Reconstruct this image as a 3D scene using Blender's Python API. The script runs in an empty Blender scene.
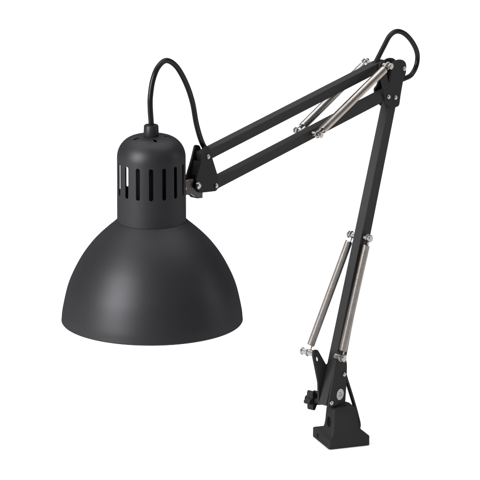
import bpy, bmesh, math, random
from mathutils import Vector, Matrix

random.seed(4)
S = bpy.context.scene
R = math.radians
COL = S.collection

# ------------------------------------------------------------------ camera
CAM_PITCH = 15.5
cam_d = bpy.data.cameras.new('camera')
cam = bpy.data.objects.new('camera', cam_d)
COL.objects.link(cam)
cam.location = (-0.09797, -4.28423, 1.39045)
cam.rotation_euler = (R(90 - CAM_PITCH), 0, 0)
cam_d.sensor_width = 36
cam_d.lens = 347.94
cam_d.clip_start = 0.1
cam_d.clip_end = 100
S.camera = cam
S.render.resolution_x = S.render.resolution_y = 1024

# ------------------------------------------------------------------ world, lamps, exposure
W = bpy.data.worlds.new('World')
S.world = W
W.use_nodes = True
bg = W.node_tree.nodes['Background']
bg.inputs[0].default_value = (1.0, 1.0, 1.0, 1)
bg.inputs[1].default_value = 0.16
S.view_settings.view_transform = 'Standard'
S.view_settings.look = 'None'
S.view_settings.exposure = 0.0
S.view_settings.gamma = 1.0
S.view_settings.use_curve_mapping = False


def softbox(name, loc, target, sx, sy, watts, col=(1, 1, 1)):
    d = bpy.data.lights.new(name, 'AREA')
    d.shape = 'RECTANGLE'
    d.size, d.size_y = sx, sy
    d.energy = watts
    d.color = col
    o = bpy.data.objects.new(name, d)
    COL.objects.link(o)
    o.location = loc
    o.rotation_euler = (Vector(target) - Vector(loc)).to_track_quat('-Z', 'Y').to_euler()
    return o


softbox('overhead_softbox', (0.0, 0.9, 3.0), (0, 0.7, 0), 4.6, 3.6, 172)
softbox('key_softbox', (-1.95, -1.75, 1.20), (-0.1, -0.12, 0.22), 1.3, 1.7, 168)
softbox('side_strip', (2.2, -0.1, 0.75), (-0.15, -0.2, 0.2), 0.5, 1.0, 10)

# ------------------------------------------------------------------ materials
def principled(name, base, rough=0.5, metal=0.0, spec=0.5, bump=0.0, bscale=900.0, var=0.0, rvar=0.0, vscale=25.0):
    m = bpy.data.materials.new(name)
    m.use_nodes = True
    nt = m.node_tree
    b = nt.nodes['Principled BSDF']
    b.inputs['Base Color'].default_value = (*base, 1)
    b.inputs['Roughness'].default_value = rough
    b.inputs['Metallic'].default_value = metal
    b.inputs['Specular IOR Level'].default_value = spec
    tc = nt.nodes.new('ShaderNodeTexCoord')
    if var or rvar:
        nz = nt.nodes.new('ShaderNodeTexNoise')
        nz.inputs['Scale'].default_value = vscale
        nz.inputs['Detail'].default_value = 6
        nt.links.new(tc.outputs['Object'], nz.inputs['Vector'])
        if var:
            mp = nt.nodes.new('ShaderNodeMapRange')
            mp.inputs['To Min'].default_value = 1 - var
            mp.inputs['To Max'].default_value = 1 + var
            nt.links.new(nz.outputs['Fac'], mp.inputs['Value'])
            hs = nt.nodes.new('ShaderNodeHueSaturation')
            hs.inputs['Color'].default_value = (*base, 1)
            nt.links.new(mp.outputs['Result'], hs.inputs['Value'])
            nt.links.new(hs.outputs['Color'], b.inputs['Base Color'])
        if rvar:
            mr = nt.nodes.new('ShaderNodeMapRange')
            mr.inputs['To Min'].default_value = rough - rvar
            mr.inputs['To Max'].default_value = rough + rvar
            nt.links.new(nz.outputs['Fac'], mr.inputs['Value'])
            nt.links.new(mr.outputs['Result'], b.inputs['Roughness'])
    if bump:
        n2 = nt.nodes.new('ShaderNodeTexNoise')
        n2.inputs['Scale'].default_value = bscale
        n2.inputs['Detail'].default_value = 3
        nt.links.new(tc.outputs['Object'], n2.inputs['Vector'])
        bp = nt.nodes.new('ShaderNodeBump')
        bp.inputs['Strength'].default_value = bump
        bp.inputs['Distance'].default_value = 0.0004
        nt.links.new(n2.outputs['Fac'], bp.inputs['Height'])
        nt.links.new(bp.outputs['Normal'], b.inputs['Normal'])
    return m


def paint(name, base, gloss, rough, bump, bscale, var):
    """matt powder coat: a diffuse body under a weak rough sheen that does not climb towards grazing angles"""
    m = principled(name, base, 0.6, spec=0.0, bump=bump, bscale=bscale, var=var)
    nt = m.node_tree
    b = nt.nodes['Principled BSDF']
    out = nt.nodes['Material Output']
    df = nt.nodes.new('ShaderNodeBsdfDiffuse')
    gl = nt.nodes.new('ShaderNodeBsdfAnisotropic')
    gl.inputs['Roughness'].default_value = rough
    gl.inputs['Color'].default_value = (gloss, gloss, gloss * 1.05, 1)
    ad = nt.nodes.new('ShaderNodeAddShader')
    for so, ds in (('Base Color', 'Color'), ('Normal', 'Normal')):
        if b.inputs[so].links:
            src = b.inputs[so].links[0].from_socket
            nt.links.new(src, df.inputs[ds])
            if so == 'Normal':
                nt.links.new(src, gl.inputs[ds])
        elif so == 'Base Color':
            df.inputs[ds].default_value = b.inputs[so].default_value
    nt.links.new(df.outputs[0], ad.inputs[0])
    nt.links.new(gl.outputs[0], ad.inputs[1])
    nt.links.new(ad.outputs[0], out.inputs['Surface'])
    nt.nodes.remove(b)
    return m


M_SHADE = paint('satin_grey_paint', (0.0106, 0.0106, 0.0119), 0.0195, 0.46, 0.08, 1400, 0.07)
M_BAR = paint('dark_grey_paint', (0.0250, 0.0250, 0.0255), 0.008, 0.42, 0.16, 1400, 0.10)
M_PLATE = paint('black_plate_paint', (0.0200, 0.0198, 0.0198), 0.008, 0.45, 0.08, 1400, 0.06)
M_BASE = paint('cast_base_paint', (0.0175, 0.0175, 0.0182), 0.007, 0.5, 0.35, 900, 0.08)
M_PLASTIC = paint('black_plastic', (0.013, 0.013, 0.0135), 0.012, 0.36, 0.1, 1200, 0.04)
M_CORD = paint('black_cord_rubber', (0.0055, 0.0055, 0.0056), 0.016, 0.30, 0.05, 1600, 0.04)
M_SOCKET = paint('black_socket_ceramic', (0.004, 0.004, 0.004), 0.003, 0.5, 0.05, 1600, 0.04)
M_STEEL = principled('spring_steel', (0.285, 0.262, 0.246), 0.34, metal=1.0, var=0.25, rvar=0.06, vscale=140)
M_PIN = principled('zinc_pin', (0.30, 0.288, 0.276), 0.30, metal=1.0, var=0.1, rvar=0.05, vscale=200)
M_BROWN = principled('bronzed_steel', (0.038, 0.034, 0.031), 0.34, metal=1.0, var=0.25, rvar=0.08, vscale=120)
M_STICKER = principled('silver_sticker', (0.42, 0.41, 0.42), 0.5, var=0.05)
M_INK = principled('sticker_ink', (0.10, 0.10, 0.105), 0.5)
M_FLOOR = principled('white_sweep_paper', (0.88, 0.88, 0.88), 0.9, spec=0.05, var=0.01, vscale=3)

# ------------------------------------------------------------------ helpers.  Arm plane: s runs along the arm (towards the elbow), z up, k across it.  Millimetres.
TH = R(52)
A = Vector((math.cos(TH), math.sin(TH), 0))
N = Vector((math.sin(TH), -math.cos(TH), 0))
Z = Vector((0, 0, 1))


def P(s, z, k=0.0):
    return (A * s + N * k + Z * z) * 0.001


def obj(name, bm, mats, parent=None, smooth=None, label=None):
    bmesh.ops.recalc_face_normals(bm, faces=bm.faces[:])
    me = bpy.data.meshes.new(name)
    bm.to_mesh(me)
    bm.free()
    for m in (mats if isinstance(mats, (list, tuple)) else [mats]):
        me.materials.append(m)
    if smooth is not None:
        me.polygons.foreach_set('use_smooth', [True] * len(me.polygons))
        me.set_sharp_from_angle(angle=R(smooth))
    o = bpy.data.objects.new(name, me)
    COL.objects.link(o)
    if parent is not None:
        o.parent = parent
    if label:
        o['label'] = label
    return o


def bevel(bm, w, seg=2, ang=25, verts=None):
    es = [e for e in bm.edges if len(e.link_faces) == 2 and e.calc_face_angle(0) > R(ang)]
    bmesh.ops.bevel(bm, geom=es, offset=w * 0.001, segments=seg, affect='EDGES', profile=0.6, clamp_overlap=True)


def add_prism(bm, pts, k0, k1):
    """polygon of (s, z) points extruded across the arm plane"""
    a = [bm.verts.new(P(s, z, k0)) for s, z in pts]
    b = [bm.verts.new(P(s, z, k1)) for s, z in pts]
    bm.faces.new(a)
    bm.faces.new(b[::-1])
    n = len(pts)
    for i in range(n):
        bm.faces.new((a[i], b[i], b[(i + 1) % n], a[(i + 1) % n]))


def rounded(pts, r, seg=5):
    """round the corners of a polygon; r is one radius or a list"""
    out = []
    n = len(pts)
    for i in range(n):
        p = Vector(pts[i]); q0 = Vector(pts[i - 1]); q1 = Vector(pts[(i + 1) % n])
        rr = r[i] if isinstance(r, (list, tuple)) else r
        d0 = (q0 - p); d1 = (q1 - p)
        t = min(rr, d0.length * 0.45, d1.length * 0.45)
        a = p + d0.normalized() * t
        b = p + d1.normalized() * t
        for j in range(seg + 1):
            u = j / seg
            out.append(tuple(a * (1 - u) ** 2 + p * 2 * u * (1 - u) + b * u ** 2))
    return out


def add_lathe(bm, prof, origin, axis, seg=48, closed=False, mi=0):
    """prof: (radius, height) in mm about an axis through origin (metres)"""
    axis = axis.normalized()
    ref = Vector((0, 0, 1)) if abs(axis.z) < 0.9 else Vector((1, 0, 0))
    e1 = axis.cross(ref).normalized()
    e2 = axis.cross(e1)
    rings = []
    for r, h in prof:
        if r < 1e-6:
            rings.append([bm.verts.new(origin + axis * (h * 0.001))])
        else:
            rings.append([bm.verts.new(origin + axis * (h * 0.001) + (e1 * math.cos(2 * math.pi * i / seg) + e2 * math.sin(2 * math.pi * i / seg)) * (r * 0.001)) for i in range(seg)])
    prs = list(zip(rings, rings[1:]))
    if closed:
        prs.append((rings[-1], rings[0]))
    for a, b in prs:
        for i in range(seg):
            j = (i + 1) % seg
            if len(a) == 1 and len(b) == 1:
                continue
            if len(a) == 1:
                f = bm.faces.new((a[0], b[i], b[j]))
            elif len(b) == 1:
                f = bm.faces.new((a[i], b[0], a[j]))
            else:
                f = bm.faces.new((a[i], b[i], b[j], a[j]))
            f.material_index = mi


def catmull(pts, sub=8):
    pts = [Vector(p) for p in pts]
    out = []
    for i in range(len(pts) - 1):
        p0 = pts[i - 1] if i else pts[0] * 2 - pts[1]
        p1, p2 = pts[i], pts[i + 1]
        p3 = pts[i + 2] if i + 2 < len(pts) else pts[-1] * 2 - pts[-2]
        for j in range(sub):
            t = j / sub
            out.append(0.5 * ((2 * p1) + (p2 - p0) * t + (2 * p0 - 5 * p1 + 4 * p2 - p3) * t * t + (3 * p1 - p0 - 3 * p2 + p3) * t ** 3))
    out.append(pts[-1])
    return out


def add_tube(bm, path, r, seg=12, close=False):
    """path in metres, r in mm; parallel-transport frame"""
    n = len(path)
    T = []
    for i in range(n):
        if close:
            T.append((path[(i + 1) % n] - path[i - 1]).normalized())
        else:
            T.append((path[min(i + 1, n - 1)] - path[max(i - 1, 0)]).normalized())
    ref = Vector((0, 0, 1)) if abs(T[0].z) < 0.9 else Vector((1, 0, 0))
    u = T[0].cross(ref).normalized()
    rings = []
    for i in range(n):
        u = (u - T[i] * u.dot(T[i])).normalized()
        v = T[i].cross(u)
        rings.append([bm.verts.new(path[i] + (u * math.cos(2 * math.pi * j / seg) + v * math.sin(2 * math.pi * j / seg)) * (r * 0.001)) for j in range(seg)])
    prs = list(zip(rings, rings[1:]))
    if close:
        prs.append((rings[-1], rings[0]))
    for a, b in prs:
        for j in range(seg):
            q = (j + 1) % seg
            bm.faces.new((a[j], b[j], b[q], a[q]))
    if not close:
        bm.faces.new(rings[0])
        bm.faces.new(rings[-1][::-1])


def boolean_cut(o, cutter):
    md = o.modifiers.new('cut', 'BOOLEAN')
    md.operation = 'DIFFERENCE'
    md.solver = 'EXACT'
    md.object = cutter
    dg = bpy.context.evaluated_depsgraph_get()
    dg.update()
    me = bpy.data.meshes.new_from_object(o.evaluated_get(dg))
    o.modifiers.clear()
    old = o.data
    o.data = me
    bpy.data.meshes.remove(old)
    cm = cutter.data
    bpy.data.objects.remove(cutter)
    bpy.data.meshes.remove(cm)


# ------------------------------------------------------------------ setting: a white paper sweep
bm = bmesh.new()
prof = [(-0.75, 0.0)] + [(-0.75 + 0.25 * i, 0.0) for i in range(1, 14)]
y0, rad = 2.5, 1.2
for i in range(1, 17):
    t = R(90 * i / 16)
    prof.append((y0 + rad * math.sin(t), rad * (1 - math.cos(t))))
prof.append((y0 + rad, 5.0))
rows = []
for y, z in prof:
    rows.append([bm.verts.new((x, y, z)) for x in (-4.0, -2, 0, 2, 4.0)])
for a, b in zip(rows, rows[1:]):
    for i in range(4):
        bm.faces.new((a[i], a[i + 1], b[i + 1], b[i]))
fl = obj('floor', bm, M_FLOOR, smooth=60)
fl['kind'] = 'structure'

# ------------------------------------------------------------------ the lamp
lamp = bpy.data.objects.new('desk_lamp', None)
COL.objects.link(lamp)
lamp.empty_display_size = 0.05
lamp['label'] = 'dark grey adjustable arm desk lamp with bell shade, steel springs and clamp base'
lamp['category'] = 'desk lamp'

# ---- clamp base: square foot that sweeps up into a narrower post
BY = R(20)
BU = Vector((math.cos(BY), math.sin(BY), 0))
BV = Vector((-math.sin(BY), math.cos(BY), 0))
bm = bmesh.new()
# z, u0, u1, v0, v1, corner radius
secs = [(0.6, -21, 21, -22.5, 22.5, 1.2), (9.2, -21, 21, -22.5, 22.5, 1.2), (10.0, -20.6, 20.6, -22.2, 22.1, 1.3),
        (10.5, -19.8, 19.8, -21.9, 14.0, 1.6), (12.0, -18.6, 17.2, -21.5, 8.5, 2.0), (14.5, -17.6, 14.4, -21.0, 5.4, 2.2),
        (18.5, -16.8, 12.2, -20.4, 3.6, 2.4), (24.0, -16.2, 10.8, -19.8, 2.6, 2.4), (31.0, -15.8, 9.9, -19.2, 2.0, 2.4),
        (36.0, -15.5, 9.2, -18.7, 1.6, 2.6), (38.6, -15.0, 7.8, -18.0, 1.0, 2.8), (39.8, -13.8, 5.6, -16.8, 0.0, 2.8)]
prev = None
for z, u0, u1, v0, v1, r in secs:
    loop = []
    for cx, cy, a0 in ((u1 - r, v1 - r, 0), (u0 + r, v1 - r, 90), (u0 + r, v0 + r, 180), (u1 - r, v0 + r, 270)):
        for j in range(6):
            t = R(a0 + 18 * j)
            loop.append((cx + r * math.cos(t), cy + r * math.sin(t)))
    ring = [bm.verts.new((BU * u + BV * v + Z * z) * 0.001) for u, v in loop]
    if prev is None:
        bm.faces.new(ring)
    else:
        for i in range(len(ring)):
            j = (i + 1) % len(ring)
            bm.faces.new((prev[i], prev[j], ring[j], ring[i]))
    prev = ring
bm.faces.new(prev[::-1])
base = obj('clamp_base', bm, M_BASE, lamp)
cb = bmesh.new()
add_lathe(cb, [(0, 0), (5.2, 0), (5.2, 14), (0, 14)], (BU * -21.5 + BV * -9.0 + Z * 24.0) * 0.001, BU, 32)
add_lathe(cb, [(0, 0), (2.4, 0), (2.4, 6), (0, 6)], (BU * -24 + BV * 8 + Z * 5.2) * 0.001, BU, 24)
boolean_cut(base, obj('cutter', cb, M_BASE))
base.data.polygons.foreach_set('use_smooth', [True] * len(base.data.polygons))
base.data.set_sharp_from_angle(angle=R(32))
bm = bmesh.new()
add_lathe(bm, [(0, 0.1), (18.5, 0.1), (18.5, 0.9), (0, 0.9)], Vector((0, 0, 0)), Z, 40)
obj('rubber_pad', bm, M_CORD, base)
bm = bmesh.new()
add_lathe(bm, [(0, 34), (6.0, 34), (6.0, 40.6), (0, 40.6)], (BU * -5 + BV * -8.5) * 0.001, Z, 32)
obj('swivel_post', bm, M_PLATE, base)


def bolt(parent, s, z, k, side, r=2.7, h=1.8, mat=None, name='bolt'):
    """domed bolt head on a plate face at k, looking out along side"""
    b = bmesh.new()
    prof = [(0, -1.0), (r * 0.7, -1.0), (r * 0.7, 0), (r, 0), (r, h * 0.35), (r * 0.86, h * 0.72), (r * 0.55, h * 0.94), (0, h)]
    add_lathe(b, prof, P(s, z, k), N * side, 24)
    return obj(name, b, mat or M_PIN, parent, smooth=40)


def plate(name, pts, k0, k1, r=2.5, mat=None, bev=0.35):
    b = bmesh.new()
    add_prism(b, rounded(pts, r), k0, k1)
    bevel(b, bev, 2, 50)
    return obj(name, b, mat or M_PLATE, lamp, smooth=35)


def bar(p0, p1, d, w, kc=0.0, ext0=4.5, ext1=4.5):
    a = Vector(p0); b = Vector(p1)
    t = (b - a).normalized()
    q = Vector((-t.y, t.x))
    a = a - t * ext0
    b = b + t * ext1
    bmm = bmesh.new()
    pts = [a + q * d / 2, a - q * d / 2, b - q * d / 2, b + q * d / 2]
    add_prism(bmm, [tuple(p) for p in pts], kc - w / 2, kc + w / 2)
    bevel(bmm, 0.9, 3, 40)
    return obj('arm_bar', bmm, M_BAR, lamp, smooth=35)


# ---- lower arm: two bars leaning back from the bracket
F0, F1 = (-25.2, 44.5), (74.0, 327.0)
B0, B1 = (-4.9, 70.5), (78.0, 321.5)


def channel(p0, p1, d, w, t, ext0, ext1):
    """front bar: a folded channel, web in front, open towards the rear bar that nests in it"""
    a = Vector(p0); b = Vector(p1)
    u = (b - a).normalized()
    q = Vector((-u.y, u.x))
    a = a - u * ext0
    b = b + u * ext1
    sec = [(d / 2, -w / 2), (d / 2, w / 2), (-d / 2, w / 2), (-d / 2, w / 2 - t), (d / 2 - t, w / 2 - t), (d / 2 - t, -w / 2 + t), (-d / 2, -w / 2 + t), (-d / 2, -w / 2)]
    bmm = bmesh.new()
    r0 = [bmm.verts.new(P(a.x + q.x * h, a.y + q.y * h, k)) for h, k in sec]
    r1 = [bmm.verts.new(P(b.x + q.x * h, b.y + q.y * h, k)) for h, k in sec]
    n = len(sec)
    for i in range(n):
        j = (i + 1) % n
        bmm.faces.new((r0[i], r1[i], r1[j], r0[j]))
    for r in (r0, r1):
        bmm.faces.new((r[0], r[1], r[2], r[3], r[4], r[5], r[6], r[7]))
    bevel(bmm, 0.35, 2, 40)
    return obj('arm_bar', bmm, M_BAR, lamp, smooth=35)


channel((-26.4, 44.9), (72.8, 327.4), 7.0, 8.8, 1.0, 2.0, 4.0)
bar(B0, B1, 8.0, 5.6, ext0=4.0, ext1=4)

# ---- bracket plates on the clamp base
pl_near = plate('bracket_plate', [(-29.4, 42.6), (-2.2, 40.4), (-0.4, 58), (0.5, 78), (-3, 92), (-11, 96), (-16.5, 90), (-21.5, 70)], 4.7, 6.5, 2.0)
bolt(pl_near, -24.8, 46.0, 6.5, 1, 2.4)
bolt(pl_near, -4.9, 69.9, 6.5, 1, 2.2)
pl_far = plate('bracket_plate', [(-29.4, 42.6), (-2.2, 40.4), (-0.4, 58), (0.5, 78), (-12, 82), (-17.5, 80), (-32.0, 99.5), (-38.6, 100.0), (-38.9, 94), (-30.5, 66)], -6.5, -4.7, 2.0)
cb = bmesh.new()
add_prism(cb, [(-31.9 + 1.9 * math.cos(2 * math.pi * i / 20) - 0.45 * 2.6 * math.sin(2 * math.pi * i / 20), 89.6 + 2.9 * math.sin(2 * math.pi * i / 20)) for i in range(20)], -9, -3)
boolean_cut(pl_far, obj('cutter', cb, M_PLATE))
bm = bmesh.new()
add_prism(bm, rounded([(-20, 42.4), (-3.5, 41.4), (-3.5, 43.6), (-20, 44.6)], 0.6), -4.7, 4.7)
obj('bracket_web', bm, M_PLATE, lamp)

# round sticker on the near bracket plate, with its ringed emblem
bm = bmesh.new()
sc = P(-10.6, 51.2, 6.5)
add_lathe(bm, [(0, 0), (5.4, 0), (5.4, 0.18), (0, 0.18)], sc, N, 48, mi=0)
add_lathe(bm, [(3.75, 0.1), (3.75, 0.24), (4.15, 0.24), (4.15, 0.1)], sc, N, 48, closed=True, mi=1)
for q in range(3):
    pts = []
    a0 = R(90 + 120 * q)
    path = [P(-10.6 + 2.1 * math.cos(a0 + R(t)), 51.2 + 2.1 * math.sin(a0 + R(t)), 6.7) for t in range(-44, 45, 11)]
    nf = len(bm.faces)
    add_tube(bm, path, 0.42, 8)
    bm.faces.ensure_lookup_table()
    for f in bm.faces[nf:]:
        f.material_index = 1
nf = len(bm.faces)
add_lathe(bm, [(0, 0.1), (0.75, 0.1), (0.75, 0.25), (0, 0.25)], sc, N, 20, mi=1)
obj('round_sticker', bm, [M_STICKER, M_INK], pl_near, label='round silver sticker with a small ringed emblem')

# ---- star knob on the far side of the bracket
kn = bmesh.new()
kp = []
for i in range(72):
    t = 2 * math.pi * i / 72
    kp.append((-24.4 + (8.1 + 2.1 * math.cos(5 * t + math.pi)) * math.cos(t + 0.05), 45.2 + (8.1 + 2.1 * math.cos(5 * t + math.pi)) * math.sin(t + 0.05)))
add_prism(kn, kp, -19.5, -12.5)
bevel(kn, 1.2, 3, 60)
knob = obj('adjusting_knob', kn, M_PLASTIC, lamp, smooth=40)
bm = bmesh.new()
add_lathe(bm, [(0, -24.0), (2.8, -24.0), (3.6, -22.8), (3.8, -20.3), (3.8, -12.2), (3.0, -12.2), (3.0, -6.4), (0, -6.4)], P(-24.4, 45.2, 0), N, 28)
obj('knob_hub', bm, M_PLASTIC, knob, smooth=40)

# ---- upper arm: two parallel bars from elbow to head
UD = 9.2
U0, U1 = (-214.8, 329.3), (53.0, 363.2)
L0, L1 = (-203.2, 299.4), (64.4, 333.2)
bar(U0, U1, UD, 8.8, ext0=4.0, ext1=8.5)
bar(L0, L1, UD, 8.8, ext0=4.0, ext1=5.0)

# ---- elbow plates: forked at the top
jp = [(64.5, 323.5), (70, 319.5), (82.0, 319.5), (84.2, 330), (88.0, 343.5), (92.6, 350), (93.2, 360.0), (86.5, 365.0), (77, 365.8), (71.0, 363.5), (66.6, 346.0),
      (64.4, 345.0), (60.5, 356), (59.5, 367.0), (51.0, 369.0), (48.5, 361.0), (55.5, 345.0), (58.5, 331)]
jr = [3, 2, 3, 3, 3, 3, 5, 4, 4, 2, 1.0, 1.0, 2, 4, 4, 3, 3, 3]
jn = plate('joint_plate', jp, 4.7, 6.5, jr)
jf = plate('joint_plate', jp[:11] + [(66.0, 350.0), (62.0, 342.5), (57.0, 339.5), (59.5, 331)], -6.5, -4.7, jr[:11] + [2, 2, 2, 3])
for o, k, sd in ((jn, 6.5, 1), (jf, -6.5, -1)):
    bolt(o, 64.0, 332.2, k, sd, 2.3)
    bolt(o, 75.2, 329.4, k, sd, 2.3)
    bolt(o, 89.0, 355.4, k, sd, 2.3)
bm = bmesh.new()
add_lathe(bm, [(0, -4.7), (4.2, -4.7), (4.2, 4.7), (0, 4.7)], P(86.5, 355.8), N, 24)
obj('spacer', bm, M_PLATE, lamp)

# ---- head plates
hp = [(-219.6, 339.8), (-212.8, 338.2), (-208.3, 326.4), (-201.0, 309.7), (-198.6, 297.8), (-203.0, 294.4), (-226.4, 297.6), (-231.9, 303.0), (-232.4, 311.6), (-224.2, 327.5)]
hr = [2.5, 3, 3, 3, 2.5, 2, 2, 2, 4, 6]
hn = plate('head_plate', hp, 4.7, 6.5, hr)
hf = plate('head_plate', hp, -6.5, -4.7, hr)
for o, k, sd in ((hn, 6.5, 1), (hf, -6.5, -1)):
    bolt(o, -215.3, 329.6, k, sd, 2.3)
    bolt(o, -203.4, 299.8, k, sd, 2.3)
bm = bmesh.new()
add_prism(bm, rounded([(-222.5, 326.0), (-219.5, 325.0), (-223.5, 312.0), (-227.0, 313.0)], 0.6), -4.7, 4.7)
obj('spacer', bm, M_PLATE, lamp)

# ---- swivel bracket between head plates and the lamp housing (bronzed steel clevis)
bm = bmesh.new()
for k0, k1 in ((2.7, 4.5), (-4.5, -2.7)):
    add_prism(bm, rounded([(-245.5, 312.0), (-236.0, 313.0), (-224.6, 309.0), (-220.4, 297.0), (-220.4, 292.6), (-230.0, 294.0), (-238.0, 299.0), (-245.5, 299.0)], [1.5, 4, 3, 1, 1, 3, 2, 1]), k0, k1)
add_prism(bm, [(-247.4, 315.0), (-245.3, 315.0), (-245.3, 298.0), (-247.4, 298.0)], -4.5, 4.5)
add_prism(bm, [(-228.0, 292.3), (-220.3, 291.2), (-220.3, 292.5), (-228.0, 293.6)], -4.5, 4.5)
sw = obj('swivel_bracket', bm, M_BROWN, lamp)
bm = bmesh.new()
add_lathe(bm, [(0, -14), (2.6, -14), (2.6, -2), (5.4, -2), (5.4, 3.0), (4.6, 3.6), (0, 3.6)], P(-247.5, 305.5), A, 6)
obj('hex_nut', bm, M_PIN, sw)
bolt(sw, -230.2, 305.4, 6.5, 1, 3.4, 2.6, M_PIN)
bolt(sw, -230.2, 305.4, -6.5, -1, 3.4, 2.6, M_PIN)
bm = bmesh.new()
add_lathe(bm, [(0, -1), (5.6, -1), (6.2, 0), (6.2, 5), (5.0, 6.2), (0, 6.2)], P(-258.2, 305.5), A, 32)
obj('swivel_collar', bm, M_PLASTIC, sw, smooth=40)

# ---- spring pins
def pin(s, z, k0, k1, r=2.3, fl=3.3, ends=(True, True)):
    b = bmesh.new()
    pr = [(0, k0)]
    if ends[0]:
        pr += [(fl - 0.6, k0), (fl, k0 + 0.6), (fl, k0 + 1.8), (r, k0 + 2.4)]
    else:
        pr += [(r, k0)]
    if ends[1]:
        pr += [(r, k1 - 2.4), (fl, k1 - 1.8), (fl, k1 - 0.6), (fl - 0.6, k1)]
    else:
        pr += [(r, k1)]
    pr += [(0, k1)]
    add_lathe(b, pr, P(s, z), N, 28)
    return obj('spring_pin', b, M_PIN, lamp, smooth=40)


pin(-55.0, 319.4, -16.5, 16.5, 2.0, 3.0)
pin(54.5, 365.5, -17.5, 17.5, 2.0, 3.0)
pin(29.6, 199.2, -15.0, 12.8, 2.9, 3.6)
pin(-15.6, 90.2, 4.7, 15.6, 3.3, 3.6, (False, True))
pin(-33.0, 95.0, -23.5, -6.4, 3.1, 3.7, (True, False))


def coil(p0, p1, k0, k1, r=3.55, wire=0.45, gap=7.0):
    """close-wound steel spring between two pin axes, hooked over the pins at both ends"""
    a = P(p0[0], p0[1], k0); b = P(p1[0], p1[1], k1)
    t = (b - a).normalized()
    L = (b - a).length * 1000
    e1 = t.cross(N).normalized()
    e2 = t.cross(e1)
    body = L - 2 * gap
    turns = int(body / (2 * wire * 1.03))
    seg = 14
    path = []
    for i in range(turns * seg + 1):
        th = 2 * math.pi * i / seg
        h = gap + body * i / (turns * seg)
        path.append(a + t * (h * 0.001) + (e1 * math.cos(th) + e2 * math.sin(th)) * (r * 0.001))
    bmm = bmesh.new()
    add_tube(bmm, path, wire, 6)
    sp = obj('coil_spring', bmm, M_STEEL, lamp, smooth=60)
    for c, d in ((a, 1), (b, -1)):
        hk = bmesh.new()
        pts = []
        for i in range(15):
            ph = R(200 - 290 * i / 14) if d > 0 else R(-20 + 290 * i / 14)
            pts.append(c + (t * math.sin(ph + (R(0) if d > 0 else 0)) * -1 * (-d if False else 1) * 0 + t * (-d) * math.sin(R(-35 + 250 * i / 14)) + e1 * math.cos(R(-35 + 250 * i / 14))) * 0.0033)
        pts.append(c + t * d * (gap * 0.8) * 0.001 - e1 * 0.0022)
        pts.append(c + t * d * (gap + 1.0) * 0.001 - e1 * 0.0030)
        add_tube(hk, pts, 0.75, 8)
        obj('spring_hook', hk, M_STEEL, sp, smooth=60)
    return sp


coil((-55.0, 319.4), (54.5, 365.5), 11.5, 12.5)
coil((-55.0, 319.4), (54.5, 365.5), -11.5, -12.5)
coil((29.6, 199.2), (-15.6, 90.2), 8.8, 11.2, r=3.4)
coil((29.6, 199.2), (-33.0, 95.0), -11.0, -15.5, r=3.5)

# ---- lamp housing and shade, upright on an axis in the arm plane
AX = P(-289.2, 0)
bm = bmesh.new()
T = 0.75
outer = [(31.3, 282.0), (31.3, 290), (31.3, 300), (31.2, 320), (31.1, 343.5)]
for i in range(1, 13):
    t = R(90 * i / 12)
    outer.append((12.6 + 18.5 * math.cos(t), 343.5 + 19.2 * math.sin(t)))
outer += [(6.0, 363.3)]
inner = [(6.0, 362.0)]
for i in range(12, -1, -1):
    t = R(90 * i / 12)
    inner.append((12.6 + (18.5 - T) * math.cos(t), 343.5 + (19.2 - T) * math.sin(t)))
inner += [(31.1 - T, 320), (31.3 - T, 300), (31.3 - T, 282.0)]
add_lathe(bm, outer + inner, AX, Z, 128, closed=True)
hous = obj('lamp_housing', bm, M_SHADE, lamp)
cb = bmesh.new()


def add_slot(b, cen, up, side, out, half_len, half_w, depth):
    pts = []
    for i in range(9):
        t = R(180 * i / 8)
        pts.append((half_w * math.cos(t), half_len - half_w + half_w * math.sin(t)))
    for i in range(9):
        t = R(180 + 180 * i / 8)
        pts.append((half_w * math.cos(t), -half_len + half_w + half_w * math.sin(t)))
    rr = []
    for d in (-depth, depth):
        rr.append([b.verts.new(cen + (side * x + up * y + out * d) * 0.001) for x, y in pts])
    b.faces.new(rr[0]); b.faces.new(rr[1][::-1])
    n = len(pts)
    for i in range(n):
        j = (i + 1) % n
        b.faces.new((rr[0][i], rr[1][i], rr[1][j], rr[0][j]))


for q in range(16):
    t = R(-90 + 22.5 * q + 0.5)
    out = Vector((math.cos(t), math.sin(t), 0))
    add_slot(cb, AX + out * 0.031 + Z * 0.3250, Z, Z.cross(out), out, 14.9, 1.95, 6)
for q in range(5):
    t = R(-90 + 14 + 72 * q)
    out = Vector((math.cos(t), math.sin(t), 0))
    up = (out * 0.92 - Z * 0.39).normalized()
    add_slot(cb, AX + out * 0.0150 + Z * 0.3617, up, Z.cross(out), Z, 3.9, 1.5, 5)
boolean_cut(hous, obj('cutter', cb, M_SHADE))
hous.data.polygons.foreach_set('use_smooth', [True] * len(hous.data.polygons))
hous.data.set_sharp_from_angle(angle=R(35))

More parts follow.
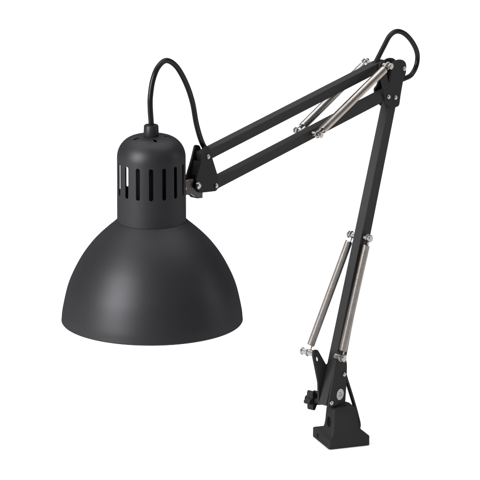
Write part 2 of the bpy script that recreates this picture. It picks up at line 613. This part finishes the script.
bm = bmesh.new()
add_lathe(bm, [(0, 361.6), (5.8, 361.6), (5.8, 363.4), (6.9, 363.5), (7.0, 364.2), (6.6, 372.2), (6.0, 373.2), (3.0, 373.4), (2.8, 372.0), (0, 372.0)], AX, Z, 40)
obj('cord_grip', bm, M_PLASTIC, hous, smooth=40)
bm = bmesh.new()
add_lathe(bm, [(0, 361.5), (9, 361.5), (17, 352), (18.5, 344), (18.5, 296), (16, 290), (16, 270), (0, 270)], AX, Z, 48)
obj('lamp_socket', bm, M_SOCKET, hous, smooth=40)
bm = bmesh.new()
rows = []
for i in range(19):
    t = TH + R(-42 + 84 * i / 18)
    o_ = Vector((math.cos(t), math.sin(t), 0))
    rows.append([bm.verts.new(AX + o_ * (r * 0.001) + Z * (z * 0.001)) for r, z in ((29.6, 290), (29.6, 342.5), (28.4, 342.5), (28.4, 290))])
for a, b in zip(rows, rows[1:]):
    for i in range(4):
        j = (i + 1) % 4
        bm.faces.new((a[i], b[i], b[j], a[j]))
bm.faces.new(rows[0]); bm.faces.new(rows[-1][::-1])
obj('mounting_plate', bm, M_SOCKET, hous, smooth=40)

bm = bmesh.new()
ctrl = [(31.9, 284.2), (35.4, 281.0), (39.7, 277.3), (47.2, 270.4), (54.8, 262.2), (62.5, 251.8), (68.6, 241.3), (74.1, 229.6), (77.8, 218.7), (81.6, 201.2), (82.7, 191.4)]
sm = [(v.x, v.y) for v in catmull([(r, h, 0) for r, h in ctrl], 6)]
prof = [(31.45, 284.25)] + sm
prof += [(82.75, 190.6), (82.4, 190.1), (81.9, 190.3)]
for r, h in reversed(sm[1:]):
    prof.append((r - 1.0, h - 0.5))
prof += [(31.3, 282.6), (31.3, 284.2)]
add_lathe(bm, prof, AX, Z, 160, closed=True)
obj('lamp_shade', bm, M_SHADE, lamp, smooth=40)

# ---- power cord: three visible runs (head, elbow, base)
def cord(pts, r=2.5):
    b = bmesh.new()
    add_tube(b, catmull([P(*p) for p in pts], 10), r, 16)
    return obj('power_cord', b, M_CORD, lamp, smooth=60)


cord([(-289.2, 371, 0), (-289.2, 376, 0), (-290.3, 388, 0), (-290.2, 399, 0), (-286.6, 413.6, 0), (-279.0, 424.6, 0), (-267.0, 428.6, 0), (-252.5, 420.3, 0), (-239.0, 402.6, 0), (-229.6, 383.0, 0),
      (-224.0, 362.0, 0), (-217.5, 345.6, 0), (-211.0, 335.8, 0), (-203, 331, 0)])
cord([(46.0, 362.0, 0), (55.0, 370.6, 0), (64.6, 380.4, 0), (74.6, 389.6, 0), (86.0, 391.8, 0), (99.4, 386.6, 0), (112.0, 375.8, 0), (119.6, 363.8, 0), (118.8, 352.6, 0), (110.6, 344.4, 0), (99.0, 342.6, 0), (84, 342, 0), (76, 334, 0)], 2.4)
cord([(-6, 84, 0), (2.5, 73, 0), (7.6, 61.5, 0), (18.0, 38.5, 0), (26.0, 19.0, 0), (30.5, 7.5, -1), (31.5, 3.4, -6), (27.5, 2.4, -16), (18.0, 2.3, -28), (5, 2.3, -36)], 1.9)
